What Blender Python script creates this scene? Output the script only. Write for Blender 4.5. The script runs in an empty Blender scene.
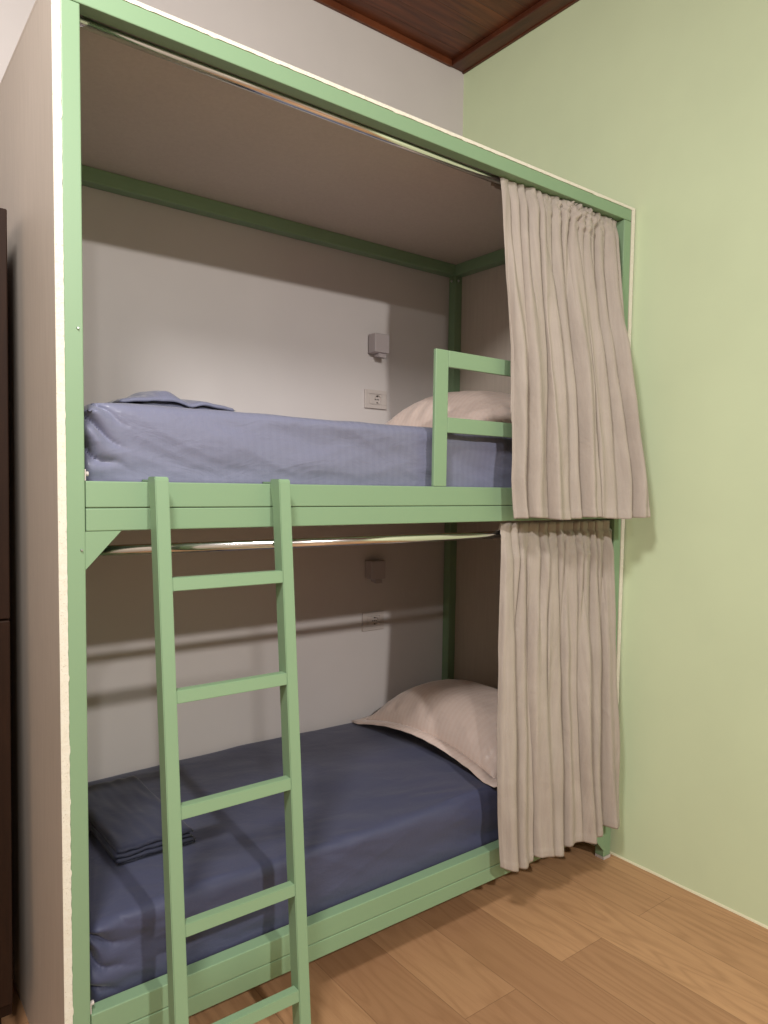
import bpy, bmesh, math, random
from mathutils import Vector, Matrix, noise
random.seed(7)
S = bpy.context.scene
COL = S.collection
PI = math.pi

# ------------------------------------------------------------------ camera
cam_d = bpy.data.cameras.new('camera'); cam = bpy.data.objects.new('camera', cam_d); COL.objects.link(cam)
F_PX = 724.9577
yaw, pitch, roll = -0.6520, -0.0603, 0.0141
cam_d.sensor_fit = 'VERTICAL'; cam_d.sensor_height = 24.0
cam_d.lens = 24.0 * F_PX / 1024.0
cam_d.shift_x = 0.0
cam_d.shift_y = 19.07 / 1024.0
cam_d.clip_start = 0.02
Fw = Vector((-math.sin(yaw), math.cos(yaw), 0)); Rt = Vector((math.cos(yaw), math.sin(yaw), 0)); Up = Vector((0, 0, 1))
F2 = Fw*math.cos(pitch) + Up*math.sin(pitch); U2 = Up*math.cos(pitch) - Fw*math.sin(pitch)
R3 = Rt*math.cos(roll) + U2*math.sin(roll); U3 = U2*math.cos(roll) - Rt*math.sin(roll)
M = Matrix((R3, U3, -F2)).transposed().to_4x4()
M.translation = Vector((-0.3867, -1.6615, 1.4472))
cam.matrix_world = M
S.camera = cam

# ------------------------------------------------------------------ world, lights, exposure
w = bpy.data.worlds.new('world'); S.world = w; w.use_nodes = True
w.node_tree.nodes['Background'].inputs[0].default_value = (0.05, 0.05, 0.05, 1)
w.node_tree.nodes['Background'].inputs[1].default_value = 0.3
S.view_settings.view_transform = 'Standard'; S.view_settings.look = 'None'
S.view_settings.exposure = 0.10; S.view_settings.gamma = 1.0; S.view_settings.use_curve_mapping = False

def area(name, loc, power, size, color, target=None, spread=PI):
    l = bpy.data.lights.new(name, 'AREA'); l.shape = 'DISK'; l.size = size; l.energy = power; l.color = color
    l.spread = spread
    o = bpy.data.objects.new(name, l); COL.objects.link(o); o.location = loc
    if target:
        d = Vector(target) - Vector(loc); o.rotation_euler = d.to_track_quat('-Z', 'Y').to_euler()
    return o
area('ceiling_lamp_light', (0.28, -3.7, 3.15), 98, 0.14, (1.0, 0.97, 0.935), target=(0.35, -2.1, 0.3))
area('second_ceiling_lamp_light', (-1.10, -3.7, 3.15), 30, 0.14, (1.0, 0.97, 0.935), target=(-0.9, -2.1, 0.3))
area('near_ceiling_lamp_light', (-0.62, -1.25, 3.18), 52, 0.40, (1.0, 0.975, 0.96), target=(-0.35, -0.4, 1.9))

# ------------------------------------------------------------------ material helpers
def srgb(r, g, b):
    def f(c):
        c /= 255.0
        return c/12.92 if c <= 0.04045 else ((c+0.055)/1.055)**2.4
    return (f(r), f(g), f(b), 1)

class NT:
    def __init__(s, name, rough=0.6, metallic=0.0, color=None, spec=0.5):
        s.m = bpy.data.materials.new(name); s.m.use_nodes = True
        s.t = s.m.node_tree; s.b = s.t.nodes['Principled BSDF']
        s.b.inputs['Roughness'].default_value = rough; s.b.inputs['Metallic'].default_value = metallic
        s.b.inputs['Specular IOR Level'].default_value = spec
        if color: s.b.inputs['Base Color'].default_value = color
    def n(s, typ, ins=None, **props):
        x = s.t.nodes.new(typ)
        for k, v in props.items(): setattr(x, k, v)
        if ins:
            for k, v in ins.items():
                if isinstance(v, bpy.types.NodeSocket): s.t.links.new(v, x.inputs[k])
                else: x.inputs[k].default_value = v
        return x
    def link(s, a, b): s.t.links.new(a, b)
    def coords(s, kind='Object', scale=(1, 1, 1), loc=(0, 0, 0)):
        c = s.n('ShaderNodeTexCoord')
        mp = s.n('ShaderNodeMapping', {'Scale': scale, 'Location': loc, 'Vector': c.outputs[kind]})
        return mp.outputs[0]
    def math(s, op, a, b=0.0, c=0.0):
        x = s.n('ShaderNodeMath', operation=op)
        for i, v in enumerate((a, b, c)):
            if isinstance(v, bpy.types.NodeSocket): s.link(v, x.inputs[i])
            else: x.inputs[i].default_value = v
        return x.outputs[0]
    def mix(s, fac, a, b):
        x = s.n('ShaderNodeMix', data_type='RGBA')
        for i, v in ((0, fac), (6, a), (7, b)):
            if isinstance(v, bpy.types.NodeSocket): s.link(v, x.inputs[i])
            else: x.inputs[i].default_value = v
        return x.outputs[2]
    def noise(s, vec, scale, detail=4, rough=0.5, dist=0.0):
        x = s.n('ShaderNodeTexNoise', {'Scale': scale, 'Detail': detail, 'Roughness': rough, 'Distortion': dist, 'Vector': vec})
        return x.outputs[0]
    def ramp(s, fac, p0, p1, v0=0.0, v1=1.0):
        x = s.n('ShaderNodeMapRange', {0: fac, 1: p0, 2: p1, 3: v0, 4: v1}); return x.outputs[0]
    def bump(s, h, strength=0.2, dist=0.002):
        x = s.n('ShaderNodeBump', {'Strength': strength, 'Distance': dist, 'Height': h})
        s.link(x.outputs[0], s.b.inputs['Normal'])
    def base(s, c): s.link(c, s.b.inputs['Base Color'])

def paint_mat(name, col, rough=0.85, amp=0.05, scale=4.0, bump=0.08):
    t = NT(name, rough=rough, spec=0.25)
    v = t.coords()
    n = t.noise(v, scale, 5)
    c2 = tuple(c*(1-amp) for c in col[:3]) + (1,)
    c1 = tuple(min(1, c*(1+amp)) for c in col[:3]) + (1,)
    t.base(t.mix(n, c2, c1))
    t.bump(t.noise(v, 160, 3), bump, 0.001)
    return t.m

MAT = {}
MAT['green_wall'] = paint_mat('green_wall_paint', srgb(209, 223, 185), bump=0.12)
MAT['white_wall'] = paint_mat('white_wall_paint', srgb(204, 197, 194))
MAT['room_wall'] = paint_mat('room_wall_paint', srgb(178, 168, 158))

def metal_green(name, col):
    t = NT(name, rough=0.42, spec=0.4)
    v = t.coords(scale=(1, 1, 1))
    n = t.noise(v, 3, 3)
    t.base(t.mix(n, tuple(c*0.96 for c in col[:3])+(1,), tuple(c*1.04 for c in col[:3])+(1,)))
    t.bump(t.noise(v, 300, 2), 0.05, 0.0005)
    return t.m
MAT['green'] = metal_green('sage_green_powder_coat', srgb(130, 158, 124))

def panel_mat():
    t = NT('taupe_melamine', rough=0.6, spec=0.3)
    v = t.coords(scale=(14, 14, 0.9))
    n = t.noise(v, 6, 8, 0.65, 0.4)
    v2 = t.coords(); n2 = t.noise(v2, 2.2, 3)
    f = t.math('ADD', t.math('MULTIPLY', n, 0.6), t.math('MULTIPLY', n2, 0.4))
    t.base(t.mix(t.ramp(f, 0.3, 0.7), srgb(188, 176, 163), srgb(203, 191, 178)))
    t.bump(n, 0.12, 0.001)
    return t.m
MAT['panel'] = panel_mat()

def chip_mat():
    t = NT('raw_chipboard_edge', rough=0.9, spec=0.2)
    v = t.coords()
    n = t.noise(v, 260, 4, 0.7); n2 = t.noise(v, 70, 3)
    c = t.mix(t.ramp(n, 0.58, 0.7), srgb(224, 219, 204), srgb(172, 158, 134))
    c = t.mix(t.ramp(n2, 0.45, 0.75, 0, 0.25), c, srgb(205, 192, 165))
    t.base(c); t.bump(n, 0.6, 0.002)
    return t.m
MAT['chip'] = chip_mat()

def floor_mat():
    t = NT('oak_plank_flooring', rough=0.5, spec=0.35)
    c = t.n('ShaderNodeTexCoord'); sp = t.n('ShaderNodeSeparateXYZ', {0: c.outputs['Object']})
    x, y = sp.outputs[0], sp.outputs[1]
    W, L = 0.2033, 1.21
    px = t.math('DIVIDE', t.math('SUBTRACT', x, 0.955), W)
    pid = t.math('FLOOR', px); fx = t.math('FRACT', px)
    par = t.math('MODULO', t.math('ADD', pid, 100.0), 2.0)
    py = t.math('ADD', t.math('DIVIDE', t.math('ADD', y, 0.30), L), t.math('MULTIPLY', par, 0.43))
    sid = t.math('FLOOR', py); fy = t.math('FRACT', py)
    cb = t.n('ShaderNodeCombineXYZ', {0: pid, 1: sid, 2: 3.7})
    wn = t.n('ShaderNodeTexWhiteNoise', {'Vector': cb.outputs[0]}, noise_dimensions='3D')
    r = wn.outputs[0]
    # grain coordinates shifted per plank
    off = t.math('MULTIPLY', r, 37.0)
    gv = t.n('ShaderNodeCombineXYZ', {0: t.math('ADD', x, off), 1: t.math('MULTIPLY', t.math('ADD', y, off), 0.11), 2: off}).outputs[0]
    g1 = t.noise(gv, 55, 6, 0.6, 0.3)
    gv2 = t.n('ShaderNodeCombineXYZ', {0: t.math('ADD', x, off), 1: t.math('MULTIPLY', t.math('ADD', y, off), 0.14), 2: off}).outputs[0]
    base = t.noise(gv2, 5.5, 2, 0.45, 0.1)
    rings = t.math('FRACT', t.math('MULTIPLY', base, 16.0))
    rings = t.math('ABSOLUTE', t.math('SUBTRACT', rings, 0.5))
    rings = t.ramp(rings, 0.02, 0.3)
    fine = t.noise(t.n('ShaderNodeCombineXYZ', {0: x, 1: t.math('MULTIPLY', y, 0.04), 2: off}).outputs[0], 260, 3, 0.6)
    col = t.mix(r, srgb(138, 99, 71), srgb(198, 154, 113))
    col = t.mix(t.ramp(g1, 0.35, 0.75, 0.0, 0.45), col, srgb(158, 118, 84))
    col = t.mix(t.math('MULTIPLY', t.math('SUBTRACT', 1.0, rings), 0.26), col, srgb(128, 90, 60))
    col = t.mix(t.ramp(fine, 0.5, 0.8, 0.0, 0.25), col, srgb(120, 86, 58))
    ex = t.math('MINIMUM', fx, t.math('SUBTRACT', 1.0, fx)); ex = t.math('MULTIPLY', ex, W)
    ey = t.math('MINIMUM', fy, t.math('SUBTRACT', 1.0, fy)); ey = t.math('MULTIPLY', ey, L)
    e = t.math('MINIMUM', ex, ey)
    seam = t.ramp(e, 0.0, 0.0016, 0.55, 0.0)
    t.base(t.mix(seam, col, srgb(70, 46, 30)))
    h = t.math('ADD', t.math('MULTIPLY', fine, 0.4), t.math('MULTIPLY', seam, -1.2))
    t.bump(h, 0.25, 0.001)
    return t.m
MAT['floor'] = floor_mat()

def ceil_mat(name, groove=True, axis='x'):
    t = NT(name, rough=0.4, spec=0.45)
    c = t.n('ShaderNodeTexCoord'); sp = t.n('ShaderNodeSeparateXYZ', {0: c.outputs['Object']})
    x, y = sp.outputs[0], sp.outputs[1]
    if axis == 'y': x, y = y, x
    p = t.math('DIVIDE', y, 0.098); pid = t.math('FLOOR', p); fy = t.math('FRACT', p)
    off = t.math('MULTIPLY', pid, 7.31)
    v = t.n('ShaderNodeCombineXYZ', {0: t.math('MULTIPLY', t.math('ADD', x, off), 0.10), 1: y, 2: off}).outputs[0]
    n = t.noise(v, 30, 7, 0.65, 0.6)
    kv = t.n('ShaderNodeCombineXYZ', {0: t.math('MULTIPLY', t.math('ADD', x, off), 0.45), 1: y, 2: off}).outputs[0]
    vo = t.n('ShaderNodeTexVoronoi', {'Vector': kv, 'Scale': 7.0}); knots = t.ramp(vo.outputs[0], 0.03, 0.12, 0.85, 0.0)
    wn = t.n('ShaderNodeTexWhiteNoise', {'W': pid}, noise_dimensions='1D')
    col = t.mix(wn.outputs[0], srgb(96, 50, 30), srgb(124, 68, 40))
    col = t.mix(t.ramp(n, 0.38, 0.66, 0, 0.85), col, srgb(66, 31, 17))
    col = t.mix(knots, col, srgb(38, 16, 8))
    if groove:
        e = t.math('MINIMUM', fy, t.math('SUBTRACT', 1.0, fy))
        sm = t.ramp(e, 0.0, 0.035, 0.45, 0.0); col = t.mix(sm, col, srgb(30, 14, 8))
        t.bump(t.math('MULTIPLY', sm, -1.0), 0.6, 0.003)
    t.base(col)
    return t.m
MAT['ceiling'] = ceil_mat('stained_pine_boards')
MAT['cornice'] = ceil_mat('stained_pine_cornice', False, 'y')

def satin_mat(name, c1, c2, stripes=0.0, axis=0, width=0.028, rough=0.55, sheen=0.3, bscale=30, bstr=0.35):
    t = NT(name, rough=rough, spec=0.35)
    c = t.n('ShaderNodeTexCoord'); sp = t.n('ShaderNodeSeparateXYZ', {0: c.outputs['Object']})
    v = c.outputs['Object']
    n = t.noise(v, 5, 4)
    col = t.mix(n, c1, c2)
    if stripes > 0:
        q = t.math('FRACT', t.math('DIVIDE', sp.outputs[axis], width))
        s = t.ramp(t.math('ABSOLUTE', t.math('SUBTRACT', q, 0.5)), 0.22, 0.28)
        col = t.mix(t.math('MULTIPLY', s, stripes), col, tuple(min(1, k*1.9+0.02) for k in c2[:3])+(1,))
        rr = t.ramp(s, 0, 1, rough+0.08, rough-0.14); t.link(rr, t.b.inputs['Roughness'])
    t.base(col)
    t.b.inputs['Sheen Weight'].default_value = sheen; t.b.inputs['Sheen Roughness'].default_value = 0.4
    vs = t.coords(scale=(0.7, 0.7, 1.6))
    h = t.math('ADD', t.math('MULTIPLY', t.noise(vs, bscale*0.35, 4, 0.55, 1.2), 1.0), t.math('MULTIPLY', t.noise(v, bscale*3, 3), 0.12))
    t.bump(h, bstr, 0.012)
    return t.m
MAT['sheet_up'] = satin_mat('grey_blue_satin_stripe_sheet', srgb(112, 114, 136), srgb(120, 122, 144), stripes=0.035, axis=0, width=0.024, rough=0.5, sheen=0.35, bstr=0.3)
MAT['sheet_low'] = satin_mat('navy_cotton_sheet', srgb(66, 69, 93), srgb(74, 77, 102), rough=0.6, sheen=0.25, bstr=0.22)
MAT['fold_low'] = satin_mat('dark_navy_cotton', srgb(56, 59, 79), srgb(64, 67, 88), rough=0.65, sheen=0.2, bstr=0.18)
MAT['pillow'] = satin_mat('pale_pink_satin_stripe', srgb(218, 196, 184), srgb(226, 205, 192), stripes=0.05, axis=1, width=0.022, rough=0.5, sheen=0.2, bstr=0.4)

def curtain_mat():
    t = NT('taupe_curtain_fabric', rough=0.62, spec=0.3)
    c = t.n('ShaderNodeTexCoord'); uv = c.outputs['UV']
    m1 = t.n('ShaderNodeMapping', {'Vector': uv, 'Scale': (1, 0.05, 1)})
    n = t.noise(m1.outputs[0], 90, 5, 0.65, 0.2)
    n2 = t.noise(uv, 7, 3)
    m3 = t.n('ShaderNodeMapping', {'Vector': uv, 'Scale': (1, 0.35, 1)}); n3 = t.noise(m3.outputs[0], 420, 2)
    f = t.math('ADD', t.math('MULTIPLY', n, 0.6), t.math('MULTIPLY', n2, 0.4))
    col = t.mix(t.ramp(f, 0.35, 0.65), srgb(158, 147, 137), srgb(172, 161, 150))
    col = t.mix(t.ramp(n3, 0.5, 0.8, 0, 0.15), col, srgb(140, 128, 116))
    t.base(col)
    t.b.inputs['Sheen Weight'].default_value = 0.08; t.b.inputs['Sheen Roughness'].default_value = 0.35
    m4 = t.n('ShaderNodeMapping', {'Vector': uv, 'Scale': (1, 0.4, 1)})
    h = t.math('ADD', t.noise(m4.outputs[0], 14, 5, 0.6, 1.0), t.math('MULTIPLY', n3, 0.05))
    t.bump(h, 0.4, 0.012)
    return t.m
MAT['curtain'] = curtain_mat()
MAT['chrome'] = NT('chrome', rough=0.16, metallic=1.0, color=(0.82, 0.81, 0.79, 1)).m
MAT['zinc'] = NT('zinc_screw', rough=0.35, metallic=1.0, color=(0.6, 0.6, 0.6, 1)).m
MAT['plastic'] = NT('white_plastic', rough=0.45, color=srgb(196, 186, 180)).m
MAT['lampgrey'] = NT('satin_grey_lamp_body', rough=0.4, color=srgb(178, 168, 168)).m
MAT['dark'] = NT('dark_hole', rough=0.8, color=srgb(40, 34, 30)).m
MAT['seam'] = NT('seam_grey', rough=0.8, color=srgb(120, 108, 98)).m
MAT['black'] = NT('black_plastic', rough=0.6, color=srgb(34, 32, 30)).m
MAT['caulk'] = NT('cream_caulk', rough=0.7, color=srgb(222, 216, 184)).m
MAT['ply'] = NT('birch_plywood', rough=0.7, color=srgb(176, 150, 118)).m
def wardrobe_mat():
    t = NT('dark_walnut', rough=0.6, spec=0.15)
    v = t.coords(scale=(10, 10, 0.7)); n = t.noise(v, 7, 7, 0.6, 0.6)
    t.base(t.mix(n, srgb(24, 13, 7), srgb(48, 29, 17))); t.bump(n, 0.15, 0.001); return t.m
MAT['walnut'] = wardrobe_mat()
MAT['glow'] = None

# ------------------------------------------------------------------ mesh helpers
def link(name, me, mat, parent=None, smooth=False):
    o = bpy.data.objects.new(name, me); COL.objects.link(o)
    if mat: me.materials.append(mat)
    if parent: o.parent = parent
    if smooth:
        for p in me.polygons: p.use_smooth = True
    return o
def from_bm(name, bm, mat, parent=None, smooth=False):
    bmesh.ops.recalc_face_normals(bm, faces=bm.faces)
    me = bpy.data.meshes.new(name); bm.to_mesh(me); bm.free()
    return link(name, me, mat, parent, smooth)
def bm_box(bm, x0, x1, y0, y1, z0, z1, bev=0.0, seg=2):
    r = bmesh.ops.create_cube(bm, size=1.0)
    vs = r['verts']
    for v in vs:
        v.co = Vector(((x0+x1)/2+v.co.x*(x1-x0), (y0+y1)/2+v.co.y*(y1-y0), (z0+z1)/2+v.co.z*(z1-z0)))
    if bev > 0:
        es = list({e for v in vs for e in v.link_edges})
        bmesh.ops.bevel(bm, geom=es, offset=bev, segments=seg, affect='EDGES', profile=0.5)
def box(name, x0, x1, y0, y1, z0, z1, mat, parent=None, bev=0.0):
    bm = bmesh.new(); bm_box(bm, x0, x1, y0, y1, z0, z1, bev); return from_bm(name, bm, mat, parent)
def bm_cyl(bm, a, b, r, n=24, r2=None):
    a = Vector(a); b = Vector(b); d = b-a
    q = Vector((0, 0, 1)).rotation_difference(d.normalized()).to_matrix().to_4x4()
    mt = Matrix.Translation((a+b)/2) @ q
    bmesh.ops.create_cone(bm, cap_ends=True, cap_tris=False, segments=n, radius1=r, radius2=r if r2 is None else r2, depth=d.length, matrix=mt)
def cyl(name, a, b, r, mat, parent=None, n=24, r2=None):
    bm = bmesh.new(); bm_cyl(bm, a, b, r, n, r2); o = from_bm(name, bm, mat, parent)
    for p in o.data.polygons: p.use_smooth = len(p.vertices) == 4
    return o
def prism(name, pts, axis, a0, a1, mat, parent=None, bev=0.0):
    bm = bmesh.new()
    def mk(p, a):
        return {'x': (a, p[0], p[1]), 'y': (p[0], a, p[1]), 'z': (p[0], p[1], a)}[axis]
    A = [bm.verts.new(mk(p, a0)) for p in pts]; B = [bm.verts.new(mk(p, a1)) for p in pts]
    bm.faces.new(A); bm.faces.new(B[::-1]); n = len(pts)
    for i in range(n): bm.faces.new((A[i], A[(i+1) % n], B[(i+1) % n], B[i]))
    bmesh.ops.recalc_face_normals(bm, faces=bm.faces)
    if bev: bmesh.ops.bevel(bm, geom=list(bm.edges), offset=bev, segments=2, affect='EDGES')
    return from_bm(name, bm, mat, parent)
def empty(name, loc):
    o = bpy.data.objects.new(name, None); COL.objects.link(o); o.location = loc; o.empty_display_size = 0.1
    return o
def tag(o, label=None, cat=None, group=None, kind=None):
    if label: o['label'] = label
    if cat: o['category'] = cat
    if group: o['group'] = group
    if kind: o['kind'] = kind
    return o
def adopt(root):
    """children were built in world coordinates: keep them there under a root that is not at the origin"""
    inv = Matrix.Translation(-root.location)
    for ch in COL.objects:
        if ch.parent == root: ch.matrix_parent_inverse = Matrix.Identity(4); ch.data.transform(inv) if ch.data and ch.location.length == 0 else None

# ------------------------------------------------------------------ dimensions
W, H = 2.05, 2.5077
TL, TR, TT = 0.0175, 0.0200, 0.0095
PW = 0.039
D = 0.9624; WB = 0.9660; WG = 2.0583; RH = 3.4124
XL = -1.9; YF = -4.7

# ------------------------------------------------------------------ room
def struct(o): o['kind'] = 'structure'; return o
struct(box('floor', XL-.1, WG+.1, YF-.1, WB+.1, -0.1, 0, MAT['floor']))
struct(box('ceiling', XL-.1, WG+.1, YF-.1, WB+.1, RH+0.03, RH+0.13, MAT['ceiling']))
struct(box('wall_back', XL-.1, WG, WB, WB+.1, 0, RH+0.03, MAT['white_wall']))
struct(box('wall_right', WG, WG+.1, YF-.1, WB+.1, 0, RH+0.03, MAT['green_wall']))
struct(box('wall_left', XL-.1, XL, YF-.1, WB, 0, RH+0.03, MAT['room_wall']))
struct(box('wall_front', XL, WG, YF-.1, YF, 0, RH+0.03, MAT['room_wall']))
# cornice boards under the ceiling
bm = bmesh.new(); bm_box(bm, WG-0.088, WG-.0002, YF+.001, WB-.0002, RH+0.004, RH+0.0298, 0.004); bm_box(bm, WG-0.012, WG-.0004, YF+.001, WB-.0004, RH-0.001, RH+0.006, 0.001)
struct(from_bm('trim_1', bm, MAT['cornice']))
bm = bmesh.new(); bm_box(bm, XL+.001, WG-0.089, WB-0.014, WB-.0002, RH+0.001, RH+0.0298, 0.002)
struct(from_bm('trim_2', bm, MAT['ceiling']))
# thin caulk line at the foot of the green wall, slightly uneven
bm = bmesh.new(); N = 120
rows = []
for i in range(N+1):
    y = YF+0.002 + (WB-0.003-YF)*i/N
    h = 0.007 + 0.002*noise.noise(Vector((y*9, 0, 0)))
    d = 0.006 + 0.0025*noise.noise(Vector((y*13, 5, 0)))
    rows.append([bm.verts.new(p) for p in ((WG-.0001, y, 0.0001), (WG-d, y, 0.0001), (WG-d*0.6, y, h*0.7), (WG-.0001, y, h))])
for a, b in zip(rows, rows[1:]):
    for k in range(4): bm.faces.new((a[k], a[(k+1) % 4], b[(k+1) % 4], b[k]))
bm.faces.new(rows[0]); bm.faces.new(rows[-1][::-1])
struct(from_bm('baseboard_right', bm, MAT['caulk']))

# ------------------------------------------------------------------ bunk bed
bed = empty('bunk_bed', (W/2, 0.48, 0))
tag(bed, 'tall sage green metal bunk bed boxed in with taupe panels on the wood floor', 'bunk bed')
G = MAT['green']; B_ = 0.0025
BZT = H - TT                    # top of the steel frame
XI0, XI1 = TL, W-TR             # inside the shell
def bedbox(name, *a, mat=G, bev=B_): return box(name, *a, mat, bed, bev)
# posts
PWR = 0.044
YB = D-0.0005
bedbox('post', XI0, XI0+PW, 0.0, 0.040, 0.012, BZT-0.0435)
bedbox('post', XI1-PWR, XI1, 0.0, 0.040, 0.012, BZT-0.0435)
bedbox('post', XI0, XI0+PW, D-0.05, YB, 0.012, BZT-0.0505)
bedbox('post', XI1-0.0440, XI1, D-0.0440, YB, 0.012, BZT-0.0505)
# top beams
bedbox('beam', XI0, XI1, 0.0, 0.040, BZT-0.0425, BZT)
bedbox('beam', XI0+.0505, XI1-0.0505, D-0.0496, YB, BZT-0.0496, BZT)
bedbox('beam', XI1-0.0496, XI1, 0.0405, YB, BZT-0.0496, BZT)
bedbox('beam', XI0, XI0+0.0496, 0.0405, YB, BZT-0.0496, BZT)
def rails(z1, zj, z0):
    for a, b in ((zj+0.0008, z1), (z0, zj-0.0008)):
        bedbox('side_rail', XI0+PW+.0015, XI1-PWR-.0005, 0.0, 0.040, a, b)
        bedbox('side_rail', XI0+PW+.0005, XI1-0.0501, D-0.040, YB, a, b)
        bedbox('end_rail', XI1-0.040, XI1, 0.0405, D-0.0501, a, b)
        bedbox('end_rail', XI0, XI0+0.040, 0.0405, D-0.0506, a, b)
    o = bedbox('mattress_board', XI0+0.0405, XI1-0.0405, 0.0405, D-0.0405, z1-0.045, z1-0.027, mat=MAT['ply'])
rails(1.4519, 1.3925, 1.3410)
rails(0.2293, 0.1705, 0.1212)
# gussets
xa, xb = XI0+PW, XI1-PWR
for z0 in (1.3405, 0.1207):
    prism('gusset', [(xa-0.0005, z0), (xa+0.078, z0), (xa-0.0005, z0-0.085)], 'y', 0.0, 0.006, G, bed, 0.0008)
    if z0 < 1: prism('gusset', [(xb+0.0005, z0), (xb-0.078, z0), (xb+0.0005, z0-0.085)], 'y', 0.0, 0.006, G, bed, 0.0008)
    prism('gusset', [(0.0405, z0), (0.120, z0), (0.0405, z0-0.085)], 'x', XI1-0.010, XI1-0.004, G, bed, 0.0008)
# shell panels
side = bedbox('side_panel', 0, TL-.0003, 0.0005, YB, 0.0, BZT, mat=MAT['panel'], bev=0.0008)
endp = bedbox('end_panel', XI1+.0003, W, 0.0005, YB, 0.115, BZT, mat=MAT['panel'], bev=0.0008)
roof = bedbox('roof_panel', 0, W, 0.0005, YB, BZT+.0002, H, mat=MAT['panel'], bev=0.0008)
def edge_strip(parent, horizontal, a0, a1, b0, b1):
    """raw cut edge of a board: a thin slab whose inner side is chipped"""
    bm = bmesh.new(); n = int((a1-a0)/0.006); prev = None
    for i in range(n+1):
        a = a0+(a1-a0)*i/n
        j = 0.0013*noise.noise(Vector((a*60, b0*31, 1))) + (0.0015 if noise.noise(Vector((a*25, b0*17, 4))) > 0.42 else 0)
        inner = b1 + j
        f = -0.0012 - 0.0005*noise.noise(Vector((a*90, 0, 2)))
        if horizontal: q = [(a, 0.0004, b0-j), (a, f, b0-j), (a, f, b1), (a, 0.0004, b1)]
        else: q = [(b0, 0.0004, a), (b0, f, a), (inner, f, a), (inner, 0.0004, a)]
        cur = [bm.verts.new(p) for p in q]
        if prev:
            for k in range(4): bm.faces.new((prev[k], prev[(k+1) % 4], cur[(k+1) % 4], cur[k]))
        else: bm.faces.new(cur[::-1])
        prev = cur
    bm.faces.new(prev)
    return from_bm('raw_edge', bm, MAT['chip'], parent)
e1 = edge_strip(side, False, 0.0, H, 0.0, TL)
e2 = edge_strip(endp, False, 0.115, H, XI1+.0015, W)
e3 = edge_strip(roof, True, 0.0, W, BZT, H)
for o in (e1, e2, e3): o['label'] = 'rough cream cut edge of the board'
# guard rail at the head of the upper bunk
gr = bmesh.new()
bm_box(gr, 1.069, 1.121, 0.0, 0.012, 1.4525, 1.866, 0.002)
bm_box(gr, 1.1211, XI1-PWR-.001, 0.0, 0.012, 1.816, 1.866, 0.002)
bm_box(gr, 1.1211, XI1-PWR-.001, 0.0, 0.012, 1.617, 1.664, 0.002)
from_bm('guard_rail', gr, G, bed)
# curtain rods with end brackets
def rod(z, y=0.029, r=0.0125):
    o = cyl('curtain_rod', (XI0+PW+.001, y, z), (XI1-PWR-.001, y, z), r, MAT['chrome'], bed, 32)
    for x0, x1 in ((XI0+PW+.0002, XI0+PW+.012), (XI1-PWR-.012, XI1-PWR-.0002)):
        bm = bmesh.new(); bm_cyl(bm, (x0, y, z), (x1, y, z), r*1.45, 28)
        cyl('rod_bracket', (x0, y, z), (x1, y, z), r*1.45, MAT['chrome'], o, 28); bm.free()
        cyl('screw', ((x0+x1)/2, y-0.0215, z+0.001), ((x0+x1)/2, y-0.0175, z+0.001), 0.0038, MAT['zinc'], o, 16)
    return o
rod(2.4535, 0.0580)
rod(1.294)
# small screws and hooks
def screw(p, d, r=0.005):
    p = Vector(p); d = Vector(d).normalized()
    o = cyl('screw', p, p+d*0.004, r, MAT['zinc'], bed, 18, r*0.7); return o
screw((XI1-0.0497, D-0.025, BZT-0.072), (-1, 0, 0), 0.007)
screw((XI1-0.030, D-0.0497, BZT-0.072), (0, -1, 0), 0.006)
screw((0.045, -0.0002, 1.78), (0, -1, 0), 0.003)
screw((0.048, -0.0002, 1.30), (0, -1, 0), 0.003)
for z in (1.4519, 0.2293):
    bm = bmesh.new()
    bm_box(bm, XI0+PW+.0005, XI0+PW+.0035, 0.004, 0.036, z+0.0002, z+0.026, 0.001)
    bm_cyl(bm, (XI0+PW+.0035, 0.020, z+0.016), (XI0+PW+.012, 0.020, z+0.016), 0.0055, 16)
    h = from_bm('hook_plate', bm, MAT['plastic'], bed); h['label'] = 'small white rail hook with a round pin'
# rubber feet
for (x0, x1, y0, y1) in ((XI0, XI0+PW, 0, .04), (XI1-PWR, XI1, 0, .04), (XI0, XI0+PW, D-.05, D-.002), (XI1-.0496, XI1, D-.05, D-.002)):
    bedbox('foot_cap', x0+.001, x1+.0005, y0-.0015, y1, 0.0, 0.0115, mat=MAT['plastic'], bev=0.001)
adopt(bed)
def adopt_sub(root):
    off = Matrix.Translation(-root.location)
    for ch in list(COL.objects):
        if ch.parent and ch.parent.parent == root: ch.data.transform(off)
adopt_sub(bed)

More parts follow.
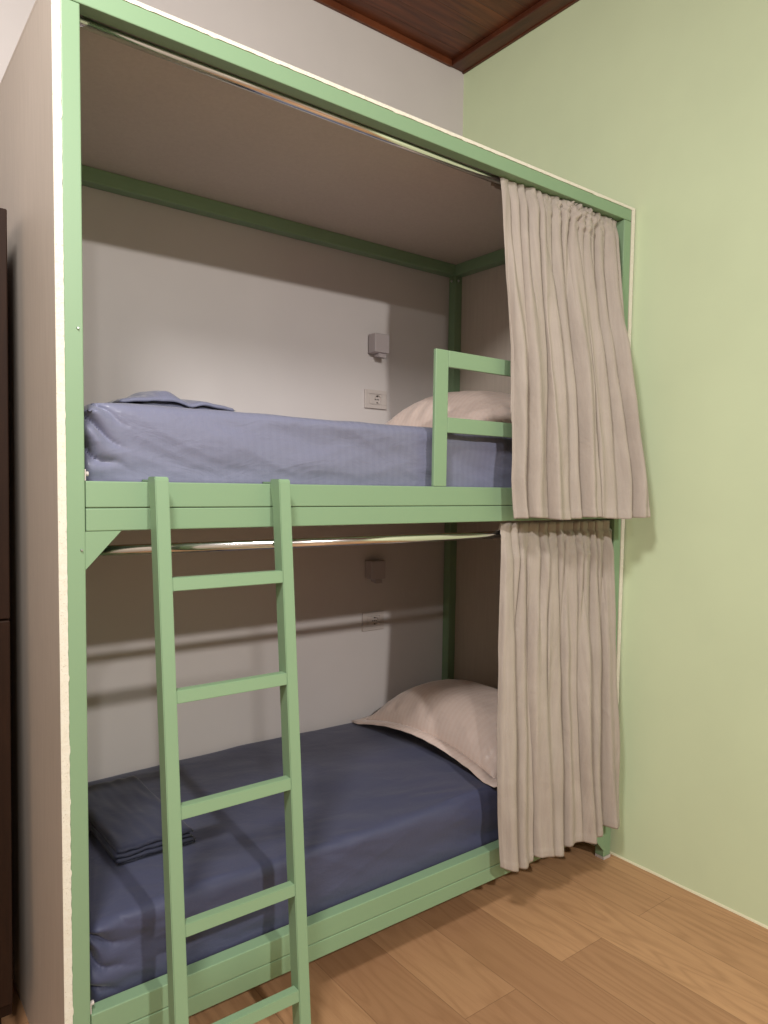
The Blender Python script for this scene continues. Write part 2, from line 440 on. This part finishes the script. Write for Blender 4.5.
# ------------------------------------------------------------------ ladder
lad = empty('ladder', (0.367, -0.12, 0))
tag(lad, 'sage green metal ladder with five rungs hooked over the upper bunk rail', 'ladder')
SL = 0.09
def yf(z): return -0.052 - SL*(1.42-z)
DEP = 0.040
for x0, x1 in ((0.1945, 0.2265), (0.511, 0.543)):
    prism('stile', [(yf(0.0), 0.0), (yf(0.0)+DEP, 0.0), (yf(1.40)+DEP+.001, 1.40), (-0.0008, 1.442), (-0.0008, 1.4525),
                    (-0.0008, 1.464), (yf(1.464)+0.003, 1.464), (yf(1.455), 1.458)], 'x', x0, x1, G, lad, 0.002)
    bm = bmesh.new()
    bm_box(bm, x0+.002, x1-.002, -0.004, 0.0435, 1.4528, 1.4575); bm_box(bm, x0+.002, x1-.002, 0.0405, 0.0440, 1.428, 1.4570)
    from_bm('hook', bm, G, lad)
    prism('foot_cap', [(yf(0)-.001, 0.0), (yf(0)+DEP+.001, 0.0), (yf(.012)+DEP+.001, .012), (yf(.012)-.001, .012)], 'x', x0-.001, x1+.001, MAT['black'], lad)
for zt in (1.234, 0.979, 0.7175, 0.4535, 0.192):
    zb = zt-0.030
    prism('rung', [(yf(zt)+.0008, zt), (yf(zb)+.0008, zb), (yf(zb)+.024, zb), (yf(zt)+.024, zt)], 'x', 0.2262, 0.5113, G, lad, 0.0015)
adopt(lad)

# ------------------------------------------------------------------ soft things
def rounded_block(x0, x1, y0, y1, z0, z1, r, nx, ny, nz, disp, rb=None):
    """closed grid box with rounded edges; disp(p, n) -> p"""
    bm = bmesh.new(); vd = {}
    def key(i, j, k): return (i, j, k)
    def get(i, j, k):
        q = key(i, j, k)
        if q in vd: return vd[q]
        p = Vector((x0+(x1-x0)*((i/nx)**1.6), y0+(y1-y0)*j/ny, z0+(z1-z0)*k/nz))
        rr = r
        c = Vector((min(max(p.x, x0+rr), x1-rr), min(max(p.y, y0+rr), y1-rr), min(max(p.z, z0+rr), z1-rr)))
        d = p-c
        if d.length > 1e-9:
            nrm = d.normalized(); p2 = c + nrm*rr
        else: nrm = Vector((0, 0, 1)); p2 = p
        # flat parts keep their own plane
        v = bm.verts.new(disp(p2, nrm)); vd[q] = v; return v
    for i in range(nx):
        for j in range(ny):
            for k in (0, nz):
                f = [get(i, j, k), get(i+1, j, k), get(i+1, j+1, k), get(i, j+1, k)]; bm.faces.new(f)
    for i in range(nx):
        for k in range(nz):
            for j in (0, ny): bm.faces.new([get(i, j, k), get(i+1, j, k), get(i+1, j, k+1), get(i, j, k+1)])
    for j in range(ny):
        for k in range(nz):
            for i in (0, nx): bm.faces.new([get(i, j, k), get(i, j+1, k), get(i, j+1, k+1), get(i, j, k+1)])
    return bm

def N3(x, y, z, s=1.0): return noise.noise(Vector((x*s, y*s, z*s)))
def mat_disp(upper):
    seed = 3.0 if upper else 11.0
    def f(p, n):
        x, y, z = p
        q = p.copy()
        zt = 1.640 if upper else 0.412
        zb = zt-0.19
        s = (z-zb)/(zt-zb)
        if n.y < -0.3:     # front face wrinkles: long drag folds
            a = 0.0085*N3(x*1.6+seed, 0, z*13 + x*1.5) + 0.0050*N3(x*5+z*14, 3, z*4)
            a += 0.0045*abs(N3(x*9+z*20, seed, z*8)) + 0.003*abs(N3(x*5-z*16, seed+5, z*5))
            # bulge
            a -= 0.004*math.sin(PI*max(0, min(1, s)))
            q.y += a*min(1, max(0, (s-.03)*6))
        if n.z > 0.3:
            q.z += 0.0060*N3(x*1.6+seed, y*1.8, 0) + 0.0036*N3(x*5, y*8+x*3, seed) + 0.0065*abs(N3(x*7+y*9, y*14, seed))*max(0.22, 1-y*2.0)
            if upper: q.z = p.z + (q.z-p.z)*0.5 - 0.004*max(0, (x-1.2))
        # gathered corner at the foot end
        g = max(0.0, 1-(x-x0g)/0.13)
        if g > 0 and n.y < 0.5:
            g = g*g
            wr = 1-2*abs(math.sin(0.5*(z*95 + (x-x0g)*60 + 4.5*N3(x*13, y*10, z*12+seed))))**0.6
            q.y += g*((0.024 if upper else 0.020)*wr + 0.012*s*0 + 0.004)*min(1, max(0, s*4))*(1 if n.y < -0.2 else 0.3)
            q.x += g*0.006*math.cos(z*60+seed)
            q.z -= g*0.010*(1 if n.z > 0.2 else 0)
        return q
    return f
x0g = 0.068
bm = rounded_block(0.068, 1.975, 0.049, 0.945, 1.4265, 1.636, 0.028, 360, 60, 44, mat_disp(True))
m_up = from_bm('mattress', bm, MAT['sheet_up'], None, True)
tag(m_up, 'upper bunk mattress in a grey-blue satin-stripe fitted sheet', 'mattress', 'bunk mattresses')
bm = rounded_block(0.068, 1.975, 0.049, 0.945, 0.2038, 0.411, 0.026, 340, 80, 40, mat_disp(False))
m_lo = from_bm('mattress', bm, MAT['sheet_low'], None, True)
tag(m_lo, 'lower bunk mattress in a plain dark navy fitted sheet', 'mattress', 'bunk mattresses')

# pillows ------------------------------------------------------------
def pillow(name, cx, cy, zbase, length, width, T, lift, tilt, label, seed, flange=0.045, rot=0.0):
    root = empty(name, (cx, cy, zbase))
    tag(root, label, 'pillow', 'pink pillows at the head of the bunks')
    def mid(u, v):
        # u along y (-1 near front of bed .. 1 near back wall), v along x (-1 towards the foot .. 1 at the end panel)
        z = lift*math.exp(-((v+1)/0.9)**2)*(1-u*u)*1.0
        z += tilt*(v+1)/2
        return z
    def prof(u, v):
        a = max(0, 1-abs(u)**2.4); b = max(0, 1-abs(v)**2.4)
        return T*(a**0.55)*(b**0.60)
    def place(u, v, z):
        sx = 1-0.045*(1-abs(u)**2) if abs(v) > 0.3 else 1
        sy = 1-0.03*(1-v*v)
        x = v*width/2*(1-0.05*(1-u*u)*abs(v)); y = u*length/2*(1-0.05*(1-v*v)*abs(u))
        c, s = math.cos(rot), math.sin(rot)
        return Vector((x*c-y*s, x*s+y*c, z))
    nu, nv = 110, 80
    def sheet(top, ext=1.0):
        g = []
        for i in range(nu+1):
            row = []
            for j in range(nv+1):
                u = (i/nu*2-1); v = (j/nv*2-1)
                t = prof(u, v)
                wr = 0.0035*N3(u*2.2+seed, v*2.2, seed)*1.0 + 0.0025*N3(u*9+seed, v*3.2, 1)
                edge = (1-max(abs(u), abs(v)))
                wr += 0.0035*math.sin((u*26 if abs(v) > abs(u) else v*20)+seed + 3*N3(u*2, v*2, seed))*math.exp(-((edge-0.10)/0.09)**2)
                z = mid(u, v) + (0.80*t + wr*min(1, edge*10) if top else -0.20*t*0.9)
                zz = max(z + 0.006, 0.0035)
                row.append(place(u, v, zz + (0.002 if top else 0)))
            g.append(row)
        return g
    bm = bmesh.new(); T1 = sheet(True); T0 = sheet(False)
    vt = [[bm.verts.new(p) for p in r] for r in T1]; vb = [[bm.verts.new(p) for p in r] for r in T0]
    for i in range(nu):
        for j in range(nv):
            bm.faces.new((vt[i][j], vt[i+1][j], vt[i+1][j+1], vt[i][j+1]))
            bm.faces.new((vb[i][j], vb[i][j+1], vb[i+1][j+1], vb[i+1][j]))
    bd = [(i, 0) for i in range(nu)] + [(nu, j) for j in range(nv)] + [(i, nv) for i in range(nu, 0, -1)] + [(0, j) for j in range(nv, 0, -1)]
    for k in range(len(bd)):
        a, b = bd[k], bd[(k+1) % len(bd)]
        bm.faces.new((vt[a[0]][a[1]], vt[b[0]][b[1]], vb[b[0]][b[1]], vb[a[0]][a[1]]))
    from_bm('pillowcase', bm, MAT['pillow'], root, True)
    # flange border
    if flange > 0:
        bm = bmesh.new(); rings = []
        n = len(bd)
        for k, (i, j) in enumerate(bd):
            u = i/nu*2-1; v = j/nv*2-1
            p = T1[i][j]
            # outward direction
            ou = u if abs(u) > 0.999 else 0; ov = v if abs(v) > 0.999 else 0
            d = Vector((ov, ou, 0)); d = d.normalized() if d.length else Vector((0, 0, 0))
            c, s = math.cos(rot), math.sin(rot); d = Vector((d.x*c-d.y*s, d.x*s+d.y*c, 0))
            if abs(u) > 0.999 and abs(v) > 0.999: d *= 1.35
            ripple = 0.004*N3(u*7+seed, v*7, 5)
            out = p + d*flange; out.z = max(0.003, p.z - 0.006 + ripple)
            inn = p - d*0.004
            rings.append([bm.verts.new(inn + Vector((0, 0, 0.0015))), bm.verts.new((p+out)/2 + Vector((0, 0, 0.003+ripple))), bm.verts.new(out+Vector((0, 0, .0012))),
                          bm.verts.new(out - Vector((0, 0, .0012))), bm.verts.new((p+out)/2 + Vector((0, 0, -0.001+ripple))), bm.verts.new(inn - Vector((0, 0, 0.001)))])
        for k in range(n):
            a, b = rings[k], rings[(k+1) % n]
            for q in range(6): bm.faces.new((a[q], a[(q+1) % 6], b[(q+1) % 6], b[q]))
        from_bm('flange', bm, MAT['pillow'], root, True)
    return root
pillow('pillow', 1.690, 0.480, 0.414, 0.78, 0.47, 0.198, 0.055, 0.064, 'pale pink pillow with a flat border on the navy lower mattress', 2.0)
pillow('pillow', 1.685, 0.500, 1.638, 0.74, 0.50, 0.215, 0.020, 0.030, 'pale pink pillow on the upper mattress behind the guard rail', 6.0)

# folded sheets ------------------------------------------------------
def folded(name, x0, x1, y0, y1, z0, layers, th, mat, label, group, seed, arch=0.0, skew=0.0):
    bm = bmesh.new()
    for L in range(layers):
        off = 0.006*math.sin(L*2.3+seed); o2 = 0.008*math.cos(L*1.9+seed)
        za = z0 + L*th
        nx, ny = 44, 44
        top = L == layers-1
        def P(u, v, side):
            x = x0+off + (x1-x0-abs(off))*u; y = y0+o2*(1 if L else 0) + (y1-y0-abs(o2))*v
            x += skew*(v-.5)
            e = min(u, 1-u, v, 1-v)
            x += 0.006*N3(v*3, L, seed); y += 0.006*N3(u*3, L+9, seed)
            droop = -0.3*th*math.exp(-e*28)
            k = math.sqrt(max(0, 1-(1-min(1, e*26))**2))
            zc = za+th/2 + 0.0035*N3(u*3+seed, v*3, 0)*(L+1)/layers + arch*math.sin(PI*min(1, max(0, u)))**1.0*(0.4+0.6*math.sin(PI*v))*(L+1)/layers
            zc += 0.004*N3(u*9, v*5, seed+L)*(L+.5)/layers
            if arch: zc += 0.016*math.exp(-((u-0.42+0.15*v)/0.10)**2)*(L+1)/layers*min(1, e*9) - 0.009*math.exp(-((u-0.60+0.12*v)/0.07)**2)*(L+1)/layers
            return Vector((x, y, max(z0+0.0005, zc + side*th*0.47*k + droop*(L+1)/layers)))
        gt = [[bm.verts.new(P(i/nx, j/ny, 1)) for j in range(ny+1)] for i in range(nx+1)]
        gb = [[bm.verts.new(P(i/nx, j/ny, -1)) for j in range(ny+1)] for i in range(nx+1)]
        for i in range(nx):
            for j in range(ny):
                bm.faces.new((gt[i][j], gt[i+1][j], gt[i+1][j+1], gt[i][j+1])); bm.faces.new((gb[i][j], gb[i][j+1], gb[i+1][j+1], gb[i+1][j]))
    bmesh.ops.remove_doubles(bm, verts=bm.verts, dist=0.00005)
    o = from_bm(name, bm, mat, None, True); tag(o, label, 'folded sheet', group); return o
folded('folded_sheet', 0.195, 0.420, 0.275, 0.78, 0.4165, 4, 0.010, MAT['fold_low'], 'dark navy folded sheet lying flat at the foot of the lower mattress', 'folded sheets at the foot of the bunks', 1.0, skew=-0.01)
folded('folded_sheet', 0.235, 0.575, 0.33, 0.66, 1.641, 3, 0.012, MAT['sheet_up'], 'grey-blue folded sheet rumpled on the foot of the upper mattress', 'folded sheets at the foot of the bunks', 5.0, arch=0.028)

# curtains -----------------------------------------------------------
def lerp(a, b, t): return a+(b-a)*t
def table(T, z):
    if z >= T[0][0]: return T[0][1:]
    for a, b in zip(T, T[1:]):
        if z >= b[0]:
            t = (a[0]-z)/(a[0]-b[0]); return [lerp(p, q, t) for p, q in zip(a[1:], b[1:])]
    return T[-1][1:]
def curtain(name, T, zr, zbot, n_top, n_bot, amp_top, amp_bot, seed, label, crinkle, hemf, top_ext=0.020):
    NU, NV = 520, 190
    ztop = zr+0.018
    bm = bmesh.new(); uvl = bm.loops.layers.uv.new('UVMap')
    rows = []
    rnd = random.Random(seed)
    knots = [rnd.uniform(-1, 1) for _ in range(64)]
    def F(u, t):
        uw = u + 0.030*N3(u*3.5+seed, t*1.6, 1.0) + 0.014*N3(u*9+seed, t*2.2, 4.0)
        a1 = 2*PI*n_top*uw + 1.3*N3(u*11, t*3, seed); a2 = 2*PI*n_bot*uw + 0.9*N3(u*5, t*1.2, seed+3)
        def sh(a, k):
            b = a/2
            s = 0.5*(2*abs(math.sin(b))**0.75 - 1) - 0.5*math.cos(a)
            m = 0.55+0.9*abs(N3(math.floor(b/PI)*1.7, k, seed))*1.6
            return 1 - (1-s)*m
        wgt = min(1, max(0, t*2.2)); wgt = wgt*wgt*(3-2*wgt)
        f = lerp(sh(a1, 1), sh(a2, 2), wgt)
        f += 0.35*math.sin(2*PI*n_bot*0.37*u+seed)
        f += 0.22*math.sin(2*PI*n_bot*2.35*uw+3*N3(u*4, t*2, seed))
        gx = -lerp(math.sin(a1)*0.6, math.sin(a2)*1.3, wgt)
        return f, gx
    yr0 = 0.029 if zr < 2 else 0.058
    head = [(zr-0.018, yr0+.016), (zr-0.010, yr0+.0172), (zr+0.004, yr0+.016), (zr+0.013, yr0+.009), (zr+0.0165, yr0), (zr+0.018, yr0-.007), (zr+top_ext, yr0-.0125),
            (zr+top_ext, yr0-.0140), (zr+top_ext*0.75, yr0-.0145), (zr+0.020, yr0-.0145), (zr+0.013, yr0-.0145), (zr+0.006, yr0-.0145)]
    ys = []
    for j in range(NV+1):
        if j < len(head): z, yh = head[j]; t = 0.0
        else:
            t = (j-len(head)+1)/(NV-len(head)+1); t = t**1.0
            z = (zr+0.004) + (zbot-(zr+0.004))*t; yh = None
        row = []
        for i in range(NU+1):
            u = i/NU
            xl, yl, xr, yr = table(T, z)
            f, gx = F(u, t)
            wt = min(1, max(0, t*14))
            A = lerp(amp_top, amp_bot, min(1, t*1.6))
            end = min(1, u*22, (1-u)*22)
            x = lerp(xl, xr, u) + gx*0.010*end*(0.5+0.5*wt)
            ym = lerp(yl, yr, u**1.15)
            if yh is not None:
                y = yh; zz = z + 0.0022*N3(u*40, 2, seed)
                if j >= 6 and zr < 2: y -= 0.007*(f+0.6)*end
                elif j >= 8: y = max(0.0408, y) if z > 2.452 else y - 0.004*max(0, f)
                if j in (6, 7) and zr < 2: zz += 0.0035*N3(u*25, 7, seed)
            else:
                y = ym - f*A*(0.35+0.65*wt)*(0.4+0.6*end)
                # crinkles under the gathered heading
                c = crinkle*(math.exp(-((t-.03)/0.055)**2)*math.exp(-((u-0.62)/0.24)**2) + 0.25*math.exp(-(t/0.03)**2))
                y -= c*(0.014*(0.3+1.6*abs(N3(u*26+z*9, z*30-u*8, seed))) + 0.006*N3(u*60, z*50, seed+1))
                y += 0.0015*N3(u*30, z*12, seed) + 0.0035*N3(u*12+z*3, z*5, seed)
                y = min(y, yr0-0.0145) if t < 0.04 else y
                zz = z + hemf(u)*t**6
                if z < 1.47 and zr > 2: y = min(y, -0.0035)
                elif z < 1.90 and zr > 2: y = min(y, -0.003)
                if zr < 2 and z < 0.47: y = min(y, -0.004)
                if t > 0.975: y -= 0.0015
            row.append((Vector((x, y, zz)), u, z))
        rows.append(row)
    vs = [[bm.verts.new(p[0]) for p in r] for r in rows]
    for j in range(NV):
        for i in range(NU):
            f = bm.faces.new((vs[j][i], vs[j+1][i], vs[j+1][i+1], vs[j][i+1]))
            for lp, (a, b) in zip(f.loops, ((j, i), (j+1, i), (j+1, i+1), (j, i+1))):
                lp[uvl].uv = (rows[a][b][1]*1.2, rows[a][b][2])
    o = from_bm(name, bm, MAT['curtain'], None, True)
    md = o.modifiers.new('cloth_thickness', 'SOLIDIFY'); md.thickness = 0.0014; md.offset = 0
    tag(o, label, 'curtain', 'taupe bunk curtains')
    return o
TU = [(2.45, 1.360, .038, 1.975, .036), (2.40, 1.350, .020, 1.955, .014), (2.28, 1.338, -.002, 1.932, -.012), (2.05, 1.348, -.022, 1.924, -.044), (1.90, 1.356, -.034, 1.924, -.072),
      (1.65, 1.352, -.048, 1.935, -.106), (1.48, 1.344, -.054, 1.945, -.134), (1.35, 1.352, -.058, 1.938, -.148)]
curtain('curtain', TU, 2.4535, 1.352, 15, 8, 0.016, 0.040, 3, 'taupe gathered curtain hanging in front of the upper bunk head', 1.8, lambda u: 0.004*math.sin(u*14))
TLo = [(1.33, 1.380, .010, 1.976, .010), (1.154, 1.368, .002, 1.972, -.002), (.995, 1.356, -.006, 1.974, -.010), (.711, 1.336, -.024, 1.962, -.028),
       (.483, 1.322, -.042, 1.964, -.046), (.19, 1.334, -.054, 1.964, -.060)]
curtain('curtain', TLo, 1.294, 0.182, 13, 8, 0.018, 0.036, 8, 'taupe gathered curtain hanging in front of the lower bunk head', 0.5, lambda u: 0.012*math.cos(u*21)+0.014*(1-u)**3-0.004, 0.040)

# ------------------------------------------------------------------ wall lamps and sockets
def wall_lamp(x0, z0, label):
    r = empty('reading_lamp', (x0+0.0425, WB, z0))
    tag(r, label, 'lamp', 'bunk reading lamps')
    x1, z1 = x0+0.080, z0+0.082; yb = WB-.0004; yf_ = WB-0.058
    bm = bmesh.new(); bm_box(bm, x0+.008, x1-.008, yb-0.006, yb, z0+.008, z1-.008, 0.001); from_bm('back_plate', bm, MAT['plastic'], r)
    bm = bmesh.new(); bm_box(bm, x0, x1, yf_, yb-0.0062, z0, z1, 0.004, 3); from_bm('lamp_body', bm, MAT['lampgrey'], r)
    prism('shade_tab', [(yf_+0.010, z0-0.0002), (yf_+0.044, z0-0.0002), (yf_+0.040, z0-0.014), (yf_+0.004, z0-0.020)], 'x', x0+0.028, x1-0.014, MAT['lampgrey'], r, 0.001)
    adopt(r); return r
wall_lamp(1.512, 2.036, 'small square grey reading lamp on the wall above the upper mattress')
wall_lamp(1.508, 1.038, 'small square grey reading lamp on the shaded wall of the lower bunk')
def socket(x0, z0, label):
    r = empty('wall_socket', (x0+0.06, WB, z0))
    tag(r, label, 'socket', 'bunk wall sockets')
    x1, z1 = x0+0.120, z0+0.082; yb = WB-.0004
    # cover plate as a frame around the insert
    ix0, ix1, iz0, iz1 = x0+0.026, x1-0.026, z0+0.018, z1-0.018
    bm = bmesh.new(); y0 = yb-0.009
    for a in ((x0, x1, z0, iz0), (x0, x1, iz1, z1), (x0, ix0, iz0, iz1), (ix1, x1, iz0, iz1)): bm_box(bm, a[0], a[1], y0, yb, a[2], a[3], 0.0012)
    from_bm('cover_plate', bm, MAT['plastic'], r)
    box('insert', ix0+.001, ix0+0.0225, yb-0.0085, yb, iz0+.001, iz1-.001, MAT['plastic'], r, 0.001)
    # schuko module: square with a round well
    cx, cz, R = ix1-0.0235, (iz0+iz1)/2, 0.0185
    bm = bmesh.new(); n = 32
    sq = []
    hw, hh = 0.0225, (iz1-iz0)/2-0.001
    for k in range(n):
        a = 2*PI*k/n; c, s = math.cos(a), math.sin(a); m = max(abs(c)/hw, abs(s)/hh); sq.append((cx+c/m, cz+s/m))
    o_ = [bm.verts.new((x, yb-0.0085, z)) for x, z in sq]
    i_ = [bm.verts.new((cx+R*math.cos(2*PI*k/n), yb-0.0085, cz+R*math.sin(2*PI*k/n))) for k in range(n)]
    w_ = [bm.verts.new((cx+R*0.96*math.cos(2*PI*k/n), yb-0.0015, cz+R*0.96*math.sin(2*PI*k/n))) for k in range(n)]
    for k in range(n):
        q = (k+1) % n; bm.faces.new((o_[k], o_[q], i_[q], i_[k])); bm.faces.new((i_[k], i_[q], w_[q], w_[k]))
    bm.faces.new(w_)
    fa = from_bm('socket_face', bm, MAT['plastic'], r)
    for dx in (-0.0095, 0, 0.0095):
        cyl('pin_hole', (cx+dx, yb-0.0030, cz), (cx+dx, yb-0.0016, cz), 0.0026, MAT['dark'], fa, 14)
    for s in (-1, 1): box('earth_clip', cx-0.003, cx+0.003, yb-0.007, yb-0.0018, cz+s*0.0145-0.0018, cz+s*0.0145+0.0018, MAT['dark'], fa)
    adopt(r)
    for ch in list(COL.objects):
        if ch.parent == fa: ch.data.transform(Matrix.Translation(-r.location))
    return r
socket(1.497, 1.797, 'white rectangular wall socket just above the upper mattress')
socket(1.499, 0.799, 'white rectangular wall socket above the lower mattress at the shadow edge')

# ------------------------------------------------------------------ wardrobe on the left
wd = empty('wardrobe', (-0.055, 0.20, 0))
tag(wd, 'tall dark walnut wardrobe standing at the left beside the bunk panel', 'wardrobe')
wx0, wx1, wy0, wy1, wz = -0.95, -0.052, 0.315, 0.90, 2.100
bm = bmesh.new()
bm_box(bm, wx0, wx1, wy0, wy1, 0.09, wz, 0.0015); bm_box(bm, wx0+.02, wx1-.02, wy0+.03, wy1-.01, 0.0, 0.0895, 0.001)
from_bm('carcass', bm, MAT['walnut'], wd)
mid = (wx0+wx1)/2
for (z0, z1) in ((0.13, 1.108), (1.112, wz-0.004)):
    for (a, b, hx) in ((wx0+.002, mid-.0015, mid-0.05), (mid+.0015, wx1-.002, mid+0.05)):
        d = box('door', a, b, wy0-0.0205, wy0-0.0008, z0, z1, MAT['walnut'], wd, 0.003)
        zc = (z0+z1)/2
        bm = bmesh.new(); bm_cyl(bm, (hx, wy0-0.045, zc-.07), (hx, wy0-0.045, zc+.07), 0.005, 12)
        for s in (-.06, .06): bm_cyl(bm, (hx, wy0-0.045, zc+s), (hx, wy0-0.0206, zc+s), 0.004, 10)
        from_bm('handle', bm, MAT['zinc'], d)
adopt(wd); adopt_sub(wd)
wd.rotation_euler = (0, math.radians(0.5), 0)

# caulk line between the end panel and the green wall
bpy.context.view_layer.update()
